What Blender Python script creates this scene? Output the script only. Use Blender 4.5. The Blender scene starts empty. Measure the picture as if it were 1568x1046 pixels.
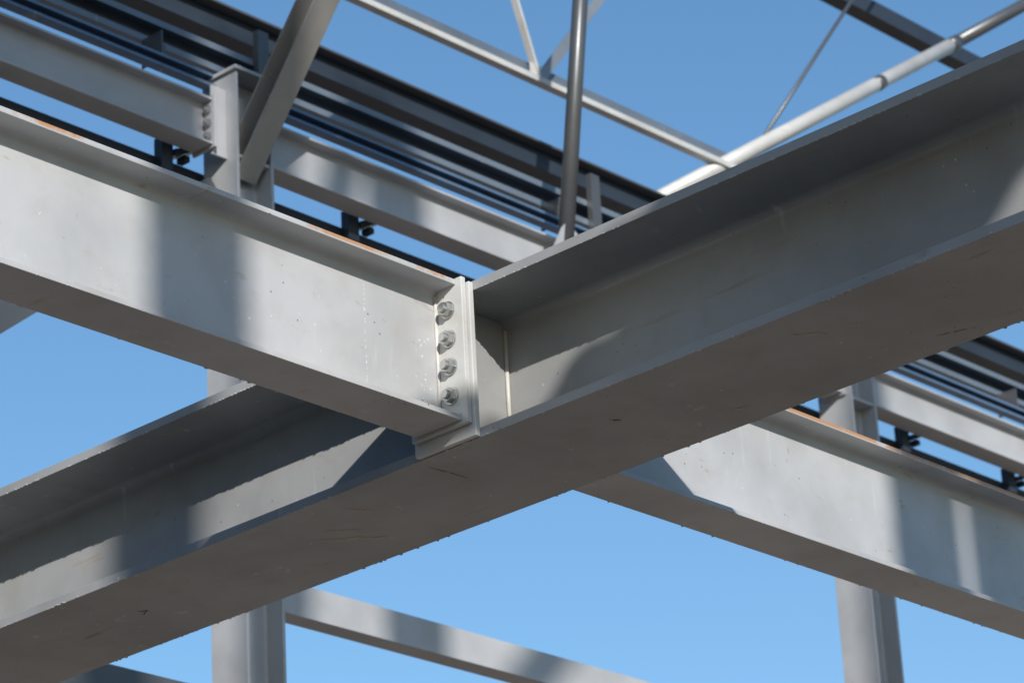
import bpy, bmesh, math, random
from mathutils import Matrix, Vector
random.seed(7)
sc=bpy.context.scene
COL=sc.collection

# ---------------------------------------------------------------- materials
def nodes(name):
    m=bpy.data.materials.new(name); m.use_nodes=True
    nt=m.node_tree; b=nt.nodes['Principled BSDF']; return m,nt,b
def N(nt,t,**k):
    n=nt.nodes.new(t)
    for a,v in k.items(): setattr(n,a,v)
    return n
def ramp(nt,fac,stops):
    r=N(nt,'ShaderNodeValToRGB'); e=r.color_ramp.elements
    e[0].position,e[0].color=stops[0][0],(*stops[0][1],1)
    e[1].position,e[1].color=stops[-1][0],(*stops[-1][1],1)
    for p,c in stops[1:-1]:
        x=e.new(p); x.color=(*c,1)
    nt.links.new(fac,r.inputs[0]); return r
def mix(nt,fac,a,b,mode='MIX'):
    m=N(nt,'ShaderNodeMix',data_type='RGBA',blend_type=mode)
    for i,v in ((0,fac),(6,a),(7,b)):
        if isinstance(v,(int,float)): m.inputs[i].default_value=v
        elif isinstance(v,tuple): m.inputs[i].default_value=(*v,1)
        else: nt.links.new(v,m.inputs[i])
    return m.outputs[2]
def noise(nt,co,scale,detail=4,rough=.5,stretch=None):
    n=N(nt,'ShaderNodeTexNoise'); n.inputs['Scale'].default_value=scale
    n.inputs['Detail'].default_value=detail; n.inputs['Roughness'].default_value=rough
    if stretch:
        mp=N(nt,'ShaderNodeMapping'); mp.inputs['Scale'].default_value=stretch
        mp.inputs['Rotation'].default_value=(.05,.1,.25)
        nt.links.new(co,mp.inputs['Vector']); co=mp.outputs[0]
    nt.links.new(co,n.inputs['Vector']); return n.outputs[0]
def paint(name,base,rough=.42,rustz=None,rust=(.46,.56),dirt=.5,metal=0.0,detail=True):
    m,nt,b=nodes(name)
    co=N(nt,'ShaderNodeTexCoord').outputs['Object']
    dark=tuple(c*.78 for c in base); lite=tuple(min(1,c*1.07) for c in base)
    n1=noise(nt,co,2.4,4,.55)
    col=ramp(nt,n1,[(.3,dark),(.55,base),(.75,lite)]).outputs[0]
    n2=noise(nt,co,11,6,.62)
    d=ramp(nt,n2,[(.50,(0,0,0)),(.74,(1,1,1))]).outputs[0]
    mu=N(nt,'ShaderNodeMath',operation='MULTIPLY'); nt.links.new(d,mu.inputs[0]); mu.inputs[1].default_value=.6*dirt
    col=mix(nt,mu.outputs[0],col,tuple(c*k for c,k in zip(base,(.74,.65,.54))))
    if detail:
        v=N(nt,'ShaderNodeTexVoronoi'); v.inputs['Scale'].default_value=36; nt.links.new(co,v.inputs['Vector'])
        sp=ramp(nt,v.outputs['Distance'],[(.05,(.9,.9,.9)),(.10,(0,0,0))]).outputs[0]
        n3=noise(nt,co,9,2); gate=ramp(nt,n3,[(.555,(0,0,0)),(.59,(1,1,1))]).outputs[0]
        col=mix(nt,mix(nt,1.0,sp,gate,'MULTIPLY'),col,(.11,.08,.055))
        v2=N(nt,'ShaderNodeTexVoronoi'); v2.inputs['Scale'].default_value=23; nt.links.new(co,v2.inputs['Vector'])
        sp2=ramp(nt,v2.outputs['Distance'],[(.05,(.7,.7,.7)),(.09,(0,0,0))]).outputs[0]
        g2=mix(nt,1.0,sp2,ramp(nt,n3,[(.42,(1,1,1)),(.47,(0,0,0))]).outputs[0],'MULTIPLY')
        col=mix(nt,g2,col,(.66,.64,.58))
        for st,lo,c in (((9,2.2,30),.675,(.30,.22,.14)),((26,3,10),.71,(.12,.09,.07)),((14,14,1.6),.685,(.58,.57,.55))):
            s=ramp(nt,noise(nt,co,1.0,5,.62,st),[(lo-.03,(0,0,0)),(lo+.05,(.6,.6,.6))]).outputs[0]
            col=mix(nt,s,col,c)
    if rustz:
        sx=N(nt,'ShaderNodeSeparateXYZ'); nt.links.new(co,sx.inputs[0])
        mr=N(nt,'ShaderNodeMapRange'); nt.links.new(sx.outputs[2],mr.inputs[0])
        mr.inputs[1].default_value=rustz; mr.inputs[2].default_value=rustz+.005
        nr=ramp(nt,noise(nt,co,4,7,.75),[(rust[0],(0,0,0)),(rust[1],(.85,.85,.85))]).outputs[0]
        col=mix(nt,mix(nt,1.0,mr.outputs[0],nr,'MULTIPLY'),col,(.44,.19,.05))
    nt.links.new(col,b.inputs['Base Color'])
    rr=N(nt,'ShaderNodeMapRange'); nt.links.new(n2,rr.inputs[0]); rr.inputs[3].default_value=rough-.08; rr.inputs[4].default_value=rough+.14
    nt.links.new(rr.outputs[0],b.inputs['Roughness'])
    b.inputs['Metallic'].default_value=metal
    if detail:
        bp=N(nt,'ShaderNodeBump'); bp.inputs['Strength'].default_value=.10; bp.inputs['Distance'].default_value=.004
        nt.links.new(noise(nt,co,160,3,.6),bp.inputs['Height'])
        bp2=N(nt,'ShaderNodeBump'); bp2.inputs['Strength'].default_value=.18; bp2.inputs['Distance'].default_value=.02
        nt.links.new(noise(nt,co,5,2),bp2.inputs['Height']); nt.links.new(bp.outputs[0],bp2.inputs['Normal'])
        nt.links.new(bp2.outputs[0],b.inputs['Normal'])
    return m
P_G=paint('grey_primer_girder',(.325,.33,.33),rough=.42)
P_B=paint('grey_primer_beam',(.455,.46,.465),rustz=4.602,rust=(.48,.58),rough=.38)
P_B2=paint('grey_primer_beam_rusty',(.455,.46,.465),rustz=4.601,rust=(.38,.48),rough=.38)
P_E=paint('pale_primer_plate',(.56,.56,.545),rough=.4,dirt=.7)
P_C=paint('grey_primer_column',(.40,.408,.42),dirt=.3,detail=False)
P_W=paint('weld_light',(.58,.57,.54),dirt=.8)
ZN=paint('galvanised_steel',(.25,.28,.31),rough=.36,metal=.3,dirt=.3,detail=False)
ZU=paint('galvanised_purlin',(.17,.205,.245),rough=.36,metal=.3,dirt=.5)
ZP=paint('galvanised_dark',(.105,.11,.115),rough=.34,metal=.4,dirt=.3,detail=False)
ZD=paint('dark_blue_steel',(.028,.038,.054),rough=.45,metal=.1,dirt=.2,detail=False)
ZL=paint('blue_galvanised_strip',(.13,.20,.30),rough=.35,metal=.3,dirt=1.0)
ZT=paint('galvanised_tube',(.55,.545,.52),rough=.40,metal=.1,dirt=.8)
ZR=paint('galvanised_brace',(.36,.35,.33),rough=.40,metal=.1,dirt=.8)
ZB=paint('zinc_bolt',(.50,.51,.50),rough=.28,metal=.8,dirt=.5,detail=False)
M_S,nt,b=nodes('scuff_brown'); b.inputs['Base Color'].default_value=(.52,.42,.30,1); b.inputs['Roughness'].default_value=.8
M_K,nt,b=nodes('scratch_dark'); b.inputs['Base Color'].default_value=(.06,.045,.035,1); b.inputs['Roughness'].default_value=.8
M_H,nt,b=nodes('chalk_run'); b.inputs['Base Color'].default_value=(.66,.65,.62,1); b.inputs['Roughness'].default_value=.8

# ---------------------------------------------------------------- mesh helpers
def finish(bm,name,mat,parent=None,bev=.0012):
    bmesh.ops.recalc_face_normals(bm,faces=bm.faces)
    me=bpy.data.meshes.new(name); bm.to_mesh(me); bm.free()
    me.materials.append(mat); o=bpy.data.objects.new(name,me); COL.objects.link(o)
    if parent: o.parent=parent
    if bev:
        b=o.modifiers.new('bevel','BEVEL'); b.width=bev; b.segments=2; b.limit_method='ANGLE'; b.angle_limit=math.radians(50)
    return o
def extrude(bm,prof,f,u0,u1):
    a=[bm.verts.new(f(p[0],p[1],u0)) for p in prof]; b=[bm.verts.new(f(p[0],p[1],u1)) for p in prof]
    n=len(prof)
    for i in range(n): bm.faces.new((a[i],a[(i+1)%n],b[(i+1)%n],b[i]))
    bm.faces.new(a); bm.faces.new(b[::-1])
def iprof(w,h,tf,tw,r,seg=6):
    q=[]
    q+= [(w/2,0),(w/2,tf)]
    for i in range(seg+1):
        t=math.pi/2*i/seg; q.append((tw/2+r-r*math.sin(t), tf+r-r*math.cos(t)))
    for i in range(seg+1):
        t=math.pi/2*i/seg; q.append((tw/2+r-r*math.cos(t), h-tf-r+r*math.sin(t)))
    q+= [(w/2,h-tf),(w/2,h)]
    return q+[(-x,y) for x,y in reversed(q)]
MAP={'X':lambda c,z:(lambda a,b,u:(u,c+a,z+b)),'Y':lambda c,z:(lambda a,b,u:(c+a,u,z+b))}
def ibeam(name,ax,u0,u1,c,z,w,h,tf,tw,r,mat,parent=None):
    bm=bmesh.new(); extrude(bm,iprof(w,h,tf,tw,r),MAP[ax](c,z),u0,u1); return finish(bm,name,mat,parent)
def addbox(bm,x0,x1,y0,y1,z0,z1):
    extrude(bm,[(x0,y0),(x1,y0),(x1,y1),(x0,y1)],lambda a,b,u:(a,b,u),z0,z1)
def box(name,x0,x1,y0,y1,z0,z1,mat,parent=None,bev=.0012):
    bm=bmesh.new(); addbox(bm,x0,x1,y0,y1,z0,z1); return finish(bm,name,mat,parent,bev)
def cprof(w,h,t,lip):
    return [(0,0),(w,0),(w,h),(0,h),(0,h-lip),(t,h-lip),(t,h-t),(w-t,h-t),(w-t,t),(t,t),(t,lip),(0,lip)]
def channel(name,u0,u1,y,z,w,h,t,lip,mat,flip=False,parent=None):
    bm=bmesh.new(); pr=cprof(w,h,t,lip)
    if flip: pr=[(w-a,b) for a,b in pr]
    extrude(bm,pr,MAP['X'](y,z),u0,u1); return finish(bm,name,mat,parent,.0008)
def frame(d):
    d=Vector(d).normalized(); up=Vector((0,0,1)) if abs(d.z)<.9 else Vector((0,1,0))
    s=d.cross(up).normalized(); return d,s,s.cross(d)
def tube(name,p,q,r,mat,parent=None,seg=24):
    bm=bmesh.new()
    p,q=Vector(p),Vector(q); d,s,t=frame(q-p)
    pr=[(r*math.cos(2*math.pi*i/seg),r*math.sin(2*math.pi*i/seg)) for i in range(seg)]
    extrude(bm,pr,lambda a,b,u:tuple(p+s*a+t*b+d*u),0,(q-p).length)
    o=finish(bm,name,mat,parent,0)
    for f in o.data.polygons: f.use_smooth=len(f.vertices)==4
    return o
def bar(name,p,q,w,h,mat,parent=None,bev=.0015,side=None,prof=None):
    bm=bmesh.new(); p,q=Vector(p),Vector(q); d=(q-p).normalized()
    s=Vector(side) if side else frame(d)[1]; t=s.cross(d).normalized()
    pr=prof or [(-w/2,-h/2),(w/2,-h/2),(w/2,h/2),(-w/2,h/2)]
    extrude(bm,pr,lambda a,b,u:tuple(p+s*a+t*b+d*u),0,(q-p).length)
    return finish(bm,name,mat,parent,bev)
def hexbolt(name,x,y,z,mat,parent,sgn=-1,rot=0.0,k=1.0):
    bm=bmesh.new()
    def cyl(r,x0,x1,n,ph=0):
        r*=k
        pr=[(r*math.cos(2*math.pi*i/n+ph),r*math.sin(2*math.pi*i/n+ph)) for i in range(n)]
        extrude(bm,pr,lambda a,b,u:(u,y+a,z+b),x0,x1)
    cyl(.0205,x,x+sgn*.004*k,28); cyl(.0170,x+sgn*.0042*k,x+sgn*.018*k,6,rot); cyl(.0098,x+sgn*.0182*k,x+sgn*.0255*k,16)
    cyl(.0110,x+sgn*.0205*k,x+sgn*.0223*k,16)
    return finish(bm,name,mat,parent,.0007)

# ---------------------------------------------------------------- main girder (along Y)
GX=5.119; GZ0=4.238; GH=.372; GTF=.023
gir=ibeam('steel_girder','Y',-3.5,13,GX,GZ0,.396,GH,GTF,.013,.024,P_G)
ZT0=GZ0+GTF; ZT1=GZ0+GH-GTF
box('girder_end_plate',4.9062,4.9205,4.547,4.733,4.2405,4.6055,P_E,gir,.002)
box('web_stiffener',4.9212,5.112,4.634,4.646,ZT0,ZT1,P_G,gir)
box('web_stiffener_back',5.126,5.316,4.634,4.646,ZT0,ZT1,P_G,gir)
tube('weld_vertical',(5.108,4.630,ZT0+.01),(5.108,4.630,ZT1-.02),.005,P_W,gir,10)
tube('weld_vertical_front',(4.925,4.630,ZT0+.004),(4.925,4.630,ZT1-.004),.005,P_W,gir,10)
def streak(bm,p,q,w,n=14,normal='z',gap=.15):
    p,q=Vector(p),Vector(q); d=(q-p)
    up=Vector((0,0,1)) if normal=='z' else Vector((0,1,0))
    s=d.normalized().cross(up)
    prev=None
    for i in range(n+1):
        t=i/n; c=p+d*t+s*random.gauss(0,w*.25)
        hw=w*.5*math.sin(math.pi*(t*.9+.05))*random.uniform(.35,1)
        cur=(bm.verts.new(c+s*hw),bm.verts.new(c-s*hw))
        if prev and random.random()>gap: bm.faces.new((prev[0],prev[1],cur[1],cur[0]))
        prev=cur
zs=GZ0-.0006
bm=bmesh.new()
streak(bm,(5.09,5.26,zs),(5.20,5.12,zs),.018,24,gap=.05); streak(bm,(5.06,5.20,zs),(5.12,5.13,zs),.009,12,gap=.05)
streak(bm,(5.0,5.05,zs),(5.06,5.02,zs),.016,10,gap=.05); streak(bm,(5.21,4.12,zs),(5.24,4.05,zs),.008,8)
streak(bm,(5.0,3.75,zs),(5.06,3.70,zs),.012,8,gap=.05)
finish(bm,'scuff_marks',M_S,gir,0)
bm=bmesh.new()
streak(bm,(4.955,4.745,zs),(5.085,4.735,zs),.004,20,gap=.05); streak(bm,(5.06,4.30,zs),(5.085,4.285,zs),.008,6)
streak(bm,(5.24,3.56,zs),(5.27,3.47,zs),.004,10); streak(bm,(5.10,5.89,zs),(5.125,5.855,zs),.009,6); streak(bm,(5.11,5.86,zs),(5.13,5.90,zs),.005,6)
finish(bm,'scratch_marks',M_K,gir,0)

# secondary beams (along X)
BY=4.641; BZ=4.278; BH=.335
b1=ibeam('steel_beam','X',-2.5,4.8895,BY,BZ,.137,BH,.0127,.008,.015,P_B)
box('end_plate',4.8905,4.9045,4.555,4.727,4.270,4.616,P_E,b1,.002)
for i,z in enumerate((4.546,4.477,4.411,4.342)):
    hexbolt('bolt_%d'%(i+1),4.8902,4.598,z,ZB,b1,rot=.3+.5*i)
    hexbolt('bolt_back_%d'%(i+1),4.8902,4.684,z,ZB,b1,rot=.3*i)
tube('weld_web',(4.888,4.634,4.30),(4.888,4.634,4.59),.004,P_W,b1,10)
tube('weld_bottom_flange',(4.889,4.574,4.2925),(4.889,4.632,4.2925),.004,P_W,b1,10)
yw=BY-.004-.0006
bm=bmesh.new()
z=4.56
while z>4.34:
    h=random.uniform(.004,.022); streak(bm,(4.668+random.gauss(0,.0015),yw,z),(4.668,yw,z-h),random.uniform(.002,.005),6,'y'); z-=h+random.uniform(.002,.012)
for _ in range(16):
    x,z=4.84+random.gauss(0,.012),random.uniform(4.33,4.50); streak(bm,(x,yw,z),(x+.003,yw,z-random.uniform(.004,.010)),.006,5,'y')
for _ in range(14):
    x,z=random.uniform(3.7,4.8),random.uniform(4.32,4.55); streak(bm,(x,yw,z),(x+random.gauss(0,.003),yw,z-random.uniform(.003,.012)),.003,5,'y')
finish(bm,'chalk_marks',M_H,b1,0)
b2=ibeam('steel_beam','X',5.33,13.0,BY,BZ,.137,BH,.0127,.008,.015,P_B2)
box('end_plate',5.3165,5.3295,4.556,4.726,4.270,4.606,P_B,b2)

def drips(name,pts,parent,mat):
    bm=bmesh.new()
    for p,s in pts:
        bmesh.ops.create_icosphere(bm,subdivisions=1,radius=s,matrix=Matrix.Translation(p)@Matrix.Diagonal((1.3,1.6,.7,1)))
    finish(bm,name,mat,parent,0)
def clump(lo,hi,n):
    out=[]
    while len(out)<n:
        c=random.uniform(lo,hi)
        for _ in range(random.randint(1,6)): out.append(c+random.gauss(0,.04))
    return out
pt=[]
for y in clump(2.5,8,380):
    pt.append((Vector((random.choice((4.921,5.317)),y,GZ0+random.uniform(-.0005,.003))),random.uniform(.0012,.0032)))
for y in clump(2.5,8,240):
    pt.append((Vector((4.921,y,GZ0+GH-GTF)),random.uniform(.0012,.0034)))
drips('paint_drips',pt,gir,P_B)
pt=[(Vector((x,random.choice((4.5725,4.7095)),BZ)),random.uniform(.001,.0024)) for x in clump(3,4.86,60)]
drips('paint_drips',pt,b1,P_B)
pt=[(Vector((x,random.choice((4.5725,4.7095)),BZ)),random.uniform(.001,.0026)) for x in clump(5.4,7.5,60)]
drips('paint_drips',pt,b2,P_B)

# ---------------------------------------------------------------- columns of the far row
def hcol(name,x0,x1,y0,y1,z1,mat=P_C,z0=0):
    w=y1-y0; h=x1-x0; pr=iprof(w,h,.012,.008,.012)
    bm=bmesh.new(); yc=(y0+y1)/2
    extrude(bm,pr,lambda a,b,u:(x0+b,yc+a,u),z0,z1); return finish(bm,name,mat)
c1=hcol('shadow_caster_column',6.824,6.992,7.353,7.520,6.92)
c2=hcol('shadow_caster_column',10.172,10.340,7.353,7.520,6.92)
c0=hcol('shadow_caster_column',3.476,3.644,7.353,7.520,6.92)
c3=hcol('shadow_caster_column',13.52,13.69,7.353,7.520,6.92)
for c,x in ((c1,6.824),(c2,10.172)):
    box('cap_plate',x-.012,x+.18,7.34,7.533,6.921,6.935,P_C,c)
    box('web_stiffener',x+.0125,x+.155,7.36,7.428,6.60,6.612,P_C,c)
EZ=6.625;EH=.175
for i,(a,b) in enumerate(((3.66,6.745),(7.006,10.158),(10.354,13.505))):
    e=ibeam('eaves_beam','X',a,b,7.432,EZ,.095,EH,.009,.006,.008,P_C)
    box('end_plate_left',a-.012,a-.0005,7.375,7.49,EZ-.01,EZ+EH+.01,P_C,e)
    box('end_plate_right',b+.0005,b+.012,7.375,7.49,EZ-.01,EZ+EH+.01,P_C,e)
    for k in range(3): hexbolt('bolt_%d'%(k+1),b-.0005,7.405,EZ+.035+k*.05,ZB,e,k=.8)
box('column_cleat',6.7575,6.8235,7.40,7.41,6.60,6.86,P_C,c1)
box('wall_rail',6.993,10.171,7.372,7.452,5.03,5.14,P_C)
box('wall_rail',3.645,6.823,7.372,7.452,4.60,4.713,ZP)
bar('knee_brace',(5.0,7.46,5.055),(6.80,7.46,6.495),.06,.09,ZP)
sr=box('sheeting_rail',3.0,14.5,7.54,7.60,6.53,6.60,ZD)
cl=bmesh.new()
for i,x in enumerate((6.62,7.49,9.6,10.71,11.475,12.3)):
    addbox(cl,x,x+.05,7.50,7.54,6.545,6.66)
    extrude(cl,[(x+.051,6.60),(x+.15,6.645),(x+.15,6.665),(x+.051,6.625)],lambda a,b,u:(a,u,b),7.49,7.55)
    addbox(cl,x+.10,x+.125,7.50,7.54,6.60,6.621)
finish(cl,'hanging_cleat',ZD,sr)
# purlins
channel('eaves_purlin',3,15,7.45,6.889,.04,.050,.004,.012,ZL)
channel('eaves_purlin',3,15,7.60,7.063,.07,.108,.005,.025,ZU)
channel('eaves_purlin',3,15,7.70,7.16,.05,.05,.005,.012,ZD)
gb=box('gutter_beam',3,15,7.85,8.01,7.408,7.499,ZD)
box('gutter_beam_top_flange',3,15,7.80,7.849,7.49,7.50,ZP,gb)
pc=bmesh.new()
for x in (5.9,7.14,8.9,10.5,12.2):
    addbox(pc,x,x+.05,7.571,7.599,7.04,7.28)
for x in (6.62,8.62,10.1,11.6):
    addbox(pc,x,x+.006,7.495,7.599,6.95,7.06); addbox(pc,x+.007,x+.05,7.53,7.536,6.955,7.03)
finish(pc,'purlin_cleat',ZP)
cp=[(.05,-.0475),(.05,.0475),(-.05,.0475),(-.05,.0415),(.044,.0415),(.044,-.0415),(-.05,-.0415),(-.05,-.0475)]
bar('roof_brace',(6.905,7.44,6.575),(6.905,6.35,7.91),.10,.095,ZR,side=(1,0,0),prof=cp)

# ---------------------------------------------------------------- roof truss
tr=bpy.data.objects.new('roof_truss',None); COL.objects.link(tr)
channel('bottom_chord_front',4,10.5,7.955,7.892,.04,.026,.005,.008,ZT,flip=True,parent=tr)
channel('bottom_chord_back',4,10.5,8.04,7.985,.04,.040,.005,.012,ZU,flip=True,parent=tr)
bar('web_a',(9.12,8.004,7.93),(8.62,8.004,9.35),.012,.035,ZT,tr)
bar('web_b',(9.12,8.004,7.93),(10.2,8.004,9.30),.012,.045,ZN,tr)
box('gusset',9.07,9.17,8.0,8.006,7.90,8.00,ZT,tr)
tube('diagonal_tube',(9.75,8,7.56),(12.18,8,9.185),.035,ZT,tr)
tube('diagonal_tube_shaded',(12.181,8,9.1857),(13.9,8,10.36),.032,ZP,tr)  # same tube where it lies in shade; the shade is put into the darker material
tube('tube_shade_edge',(12.16,8,9.1717),(12.23,8,9.2186),.037,ZP,tr)  # invented collar hiding the seam where the painted shade begins
tube('tube_shadow_band',(11.50,8,8.730),(11.55,8,8.7635),.0365,ZP,tr)  # dark ring painted in place of a cast shadow across the tube
tube('tie_rod',(10.45,8,7.97),(11.95,8,9.85),.009,ZP,tr,12)
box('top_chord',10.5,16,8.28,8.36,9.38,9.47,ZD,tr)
tube('hanger_tube',(8.055,7.0,6.44),(8.42,7.0,8.7),.029,ZP,tr)
bm=bmesh.new()
extrude(bm,[(7.96,6.42),(8.12,6.42),(8.115,6.57),(8.065,6.61)],lambda a,b,u:(a,u,b),6.985,7.0)
finish(bm,'hanger_gusset',P_C,tr)

# ---------------------------------------------------------------- unseen bay behind the viewer: columns inferred from shadows, other casters added
hcol('shadow_caster_column',-.97,-.81,-2.04,-1.88,12)
hcol('shadow_caster_column',1.52,1.70,-2.04,-1.88,8.8)
hcol('shadow_caster_column',-.30,-.11,-2.04,-1.88,12.3,z0=9.112)  # unseen, added to shade the recess of the left far column
hcol('shadow_caster_column',3.04,3.23,-2.04,-1.88,12.3,z0=9.112)  # unseen, added to shade the recess of the right far column
hcol('shadow_caster_column',.34,.52,-2.04,-1.88,12.3,z0=9.112)  # unseen, added to throw shadow on the wall rail and eaves beam
bar('shadow_caster_brace',(-.10,-1.96,10.4),(.335,-1.96,12.1),.09,.09,ZP)  # unseen, added for a diagonal shadow on the eaves beam
bar('shadow_caster_brace',(.53,-1.96,9.2),(3.03,-1.96,11.9),.10,.10,ZP)
ibeam('roof_beam','X',-.80,6,-1.96,8.81,.15,.3,.012,.008,.012,P_C)
def clad(name,x0,x1,y,z0,z1):
    bm=bmesh.new(); n=int((x1-x0)/.05)+1
    xs=[x0+.05*i for i in range(n)]
    pr=[(x,y+(.03 if i%4 in(1,2) else 0)) for i,x in enumerate(xs)]
    pr+=[(x,yy+.002) for x,yy in reversed(pr)]
    extrude(bm,pr,lambda a,b,u:(a,b,u),z0,z1); finish(bm,name,ZN,None,0)
clad('shadow_caster_panel',1.87,4.1,-1.86,6.3,8.75)  # made-up unseen panel that keeps sun off the outer right beam
clad('shadow_caster_panel',-2.6,-.40,-1.86,10.95,12.05)  # made-up unseen panel that shades the left eaves beam
ibeam('cantilever_beam','Y',-1.87,.22,1.61,6.28,.1,.2,.01,.007,.01,P_C)  # invented support for the added shading deck
bm=bmesh.new()
xs=[1.44+.05*i for i in range(19)]
pr=[(x,6.485+(.04 if i%4 in(1,2) else 0)) for i,x in enumerate(xs)]
pr+=[(x,z+.002) for x,z in reversed(pr)]
extrude(bm,pr,lambda a,b,u:(a,u,b),-.95,.27); finish(bm,'shadow_caster_deck',ZN,None,0)  # unseen deck sheet, added to keep sun off the near girder web

# ---------------------------------------------------------------- unseen building to the left, added to block low sky light
wh=bpy.data.objects.new('sky_blocker',None); COL.objects.link(wh)
m_w,nt,b=nodes('blocker_cladding'); co=N(nt,'ShaderNodeTexCoord').outputs['Object']
c=ramp(nt,noise(nt,co,.7,5),[(.3,(.07,.075,.085)),(.7,(.10,.105,.115))]).outputs[0]
nt.links.new(c,b.inputs['Base Color']); b.inputs['Roughness'].default_value=.6
m_gl,nt,b=nodes('blocker_glass'); b.inputs['Base Color'].default_value=(.02,.025,.03,1); b.inputs['Roughness'].default_value=.08
bm=bmesh.new(); pr=[]
for i in range(177):
    pr.append((-11+(.06 if i%4 in (1,2) else 0),1+.25*i))
pr+=[(-30,45),(-30,1)]
extrude(bm,pr,lambda a,b,u:(a,b,u),0,13); finish(bm,'blocker_walls',m_w,wh,0)
bm=bmesh.new(); extrude(bm,[(-30.4,13.01),(-10.6,13.01),(-10.6,13.3),(-20.5,15),(-30.4,13.3)],lambda a,b,u:(a,u,b),.6,45.4); finish(bm,'blocker_roof',ZD,wh,0)
bm=bmesh.new()
for i in range(8): addbox(bm,-10.93,-10.85,3+5.2*i,5.4+5.2*i,6,7.6)
finish(bm,'blocker_windows',m_gl,wh,0)
bm=bmesh.new()
for i in range(3): addbox(bm,-10.93,-10.83,7+13*i,11+13*i,0.001,4.5)
finish(bm,'blocker_doors',ZN,wh,0)

# ---------------------------------------------------------------- unseen ground : dark yard added to cut bounce light, sandy building footprint
m,nt,b=nodes('low_bounce_ground'); co=N(nt,'ShaderNodeTexCoord').outputs['Object']
c=ramp(nt,noise(nt,co,.8,8,.6),[(.35,(.045,.045,.045)),(.65,(.075,.072,.068))]).outputs[0]
nt.links.new(c,b.inputs['Base Color']); b.inputs['Roughness'].default_value=.9
bm=bmesh.new(); bmesh.ops.create_grid(bm,x_segments=2,y_segments=2,size=2500); finish(bm,'ground',m,None,0)
m,nt,b=nodes('compacted_sand'); co=N(nt,'ShaderNodeTexCoord').outputs['Object']
c=ramp(nt,noise(nt,co,.6,8,.6),[(.35,(.31,.225,.155)),(.65,(.44,.335,.24))]).outputs[0]
nt.links.new(c,b.inputs['Base Color']); b.inputs['Roughness'].default_value=.95
bm=bmesh.new(); addbox(bm,3.6,60,1.5,60,.001,.05); finish(bm,'sand_base_course',m,None,0)

# ---------------------------------------------------------------- light
S=Vector((-1.54,-2.0,1.0)).normalized(); el=math.asin(S.z)
w=bpy.data.worlds.new('World'); sc.world=w; w.use_nodes=True; nt=w.node_tree
bg=nt.nodes['Background']; sky=nt.nodes.new('ShaderNodeTexSky'); sky.sky_type='NISHITA'; sky.sun_disc=False
sky.sun_elevation=el; sky.sun_rotation=math.atan2(S.x,S.y); sky.air_density=1.2; sky.dust_density=.3; sky.ozone_density=3.0
hs=nt.nodes.new('ShaderNodeHueSaturation'); hs.inputs['Saturation'].default_value=1.15
nt.links.new(sky.outputs[0],hs.inputs['Color']); nt.links.new(hs.outputs[0],bg.inputs[0]); bg.inputs[1].default_value=.15
l=bpy.data.lights.new('sun','SUN'); l.energy=5.0; l.angle=math.radians(.5); l.color=(1,.955,.90)
lo=bpy.data.objects.new('sun',l); COL.objects.link(lo); lo.rotation_euler=(-S).to_track_quat('-Z','Y').to_euler()

# ---------------------------------------------------------------- camera
R=Matrix(((0.685192,-0.253580,-0.682795),(-0.726557,-0.303916,-0.616238),(-0.051246,0.918331,-0.392482)))
cd=bpy.data.cameras.new('camera'); cam=bpy.data.objects.new('camera',cd); COL.objects.link(cam)
cam.matrix_world=Matrix.Translation((0,0,1.6))@R.to_4x4()
cd.sensor_width=36; cd.lens=5090.2/1568*36; cd.clip_end=6000; cd.clip_start=.05
cd.dof.use_dof=True; cd.dof.focus_distance=7.25; cd.dof.aperture_fstop=8
sc.camera=cam
sc.view_settings.view_transform='Standard'; sc.view_settings.look='None'; sc.view_settings.exposure=0
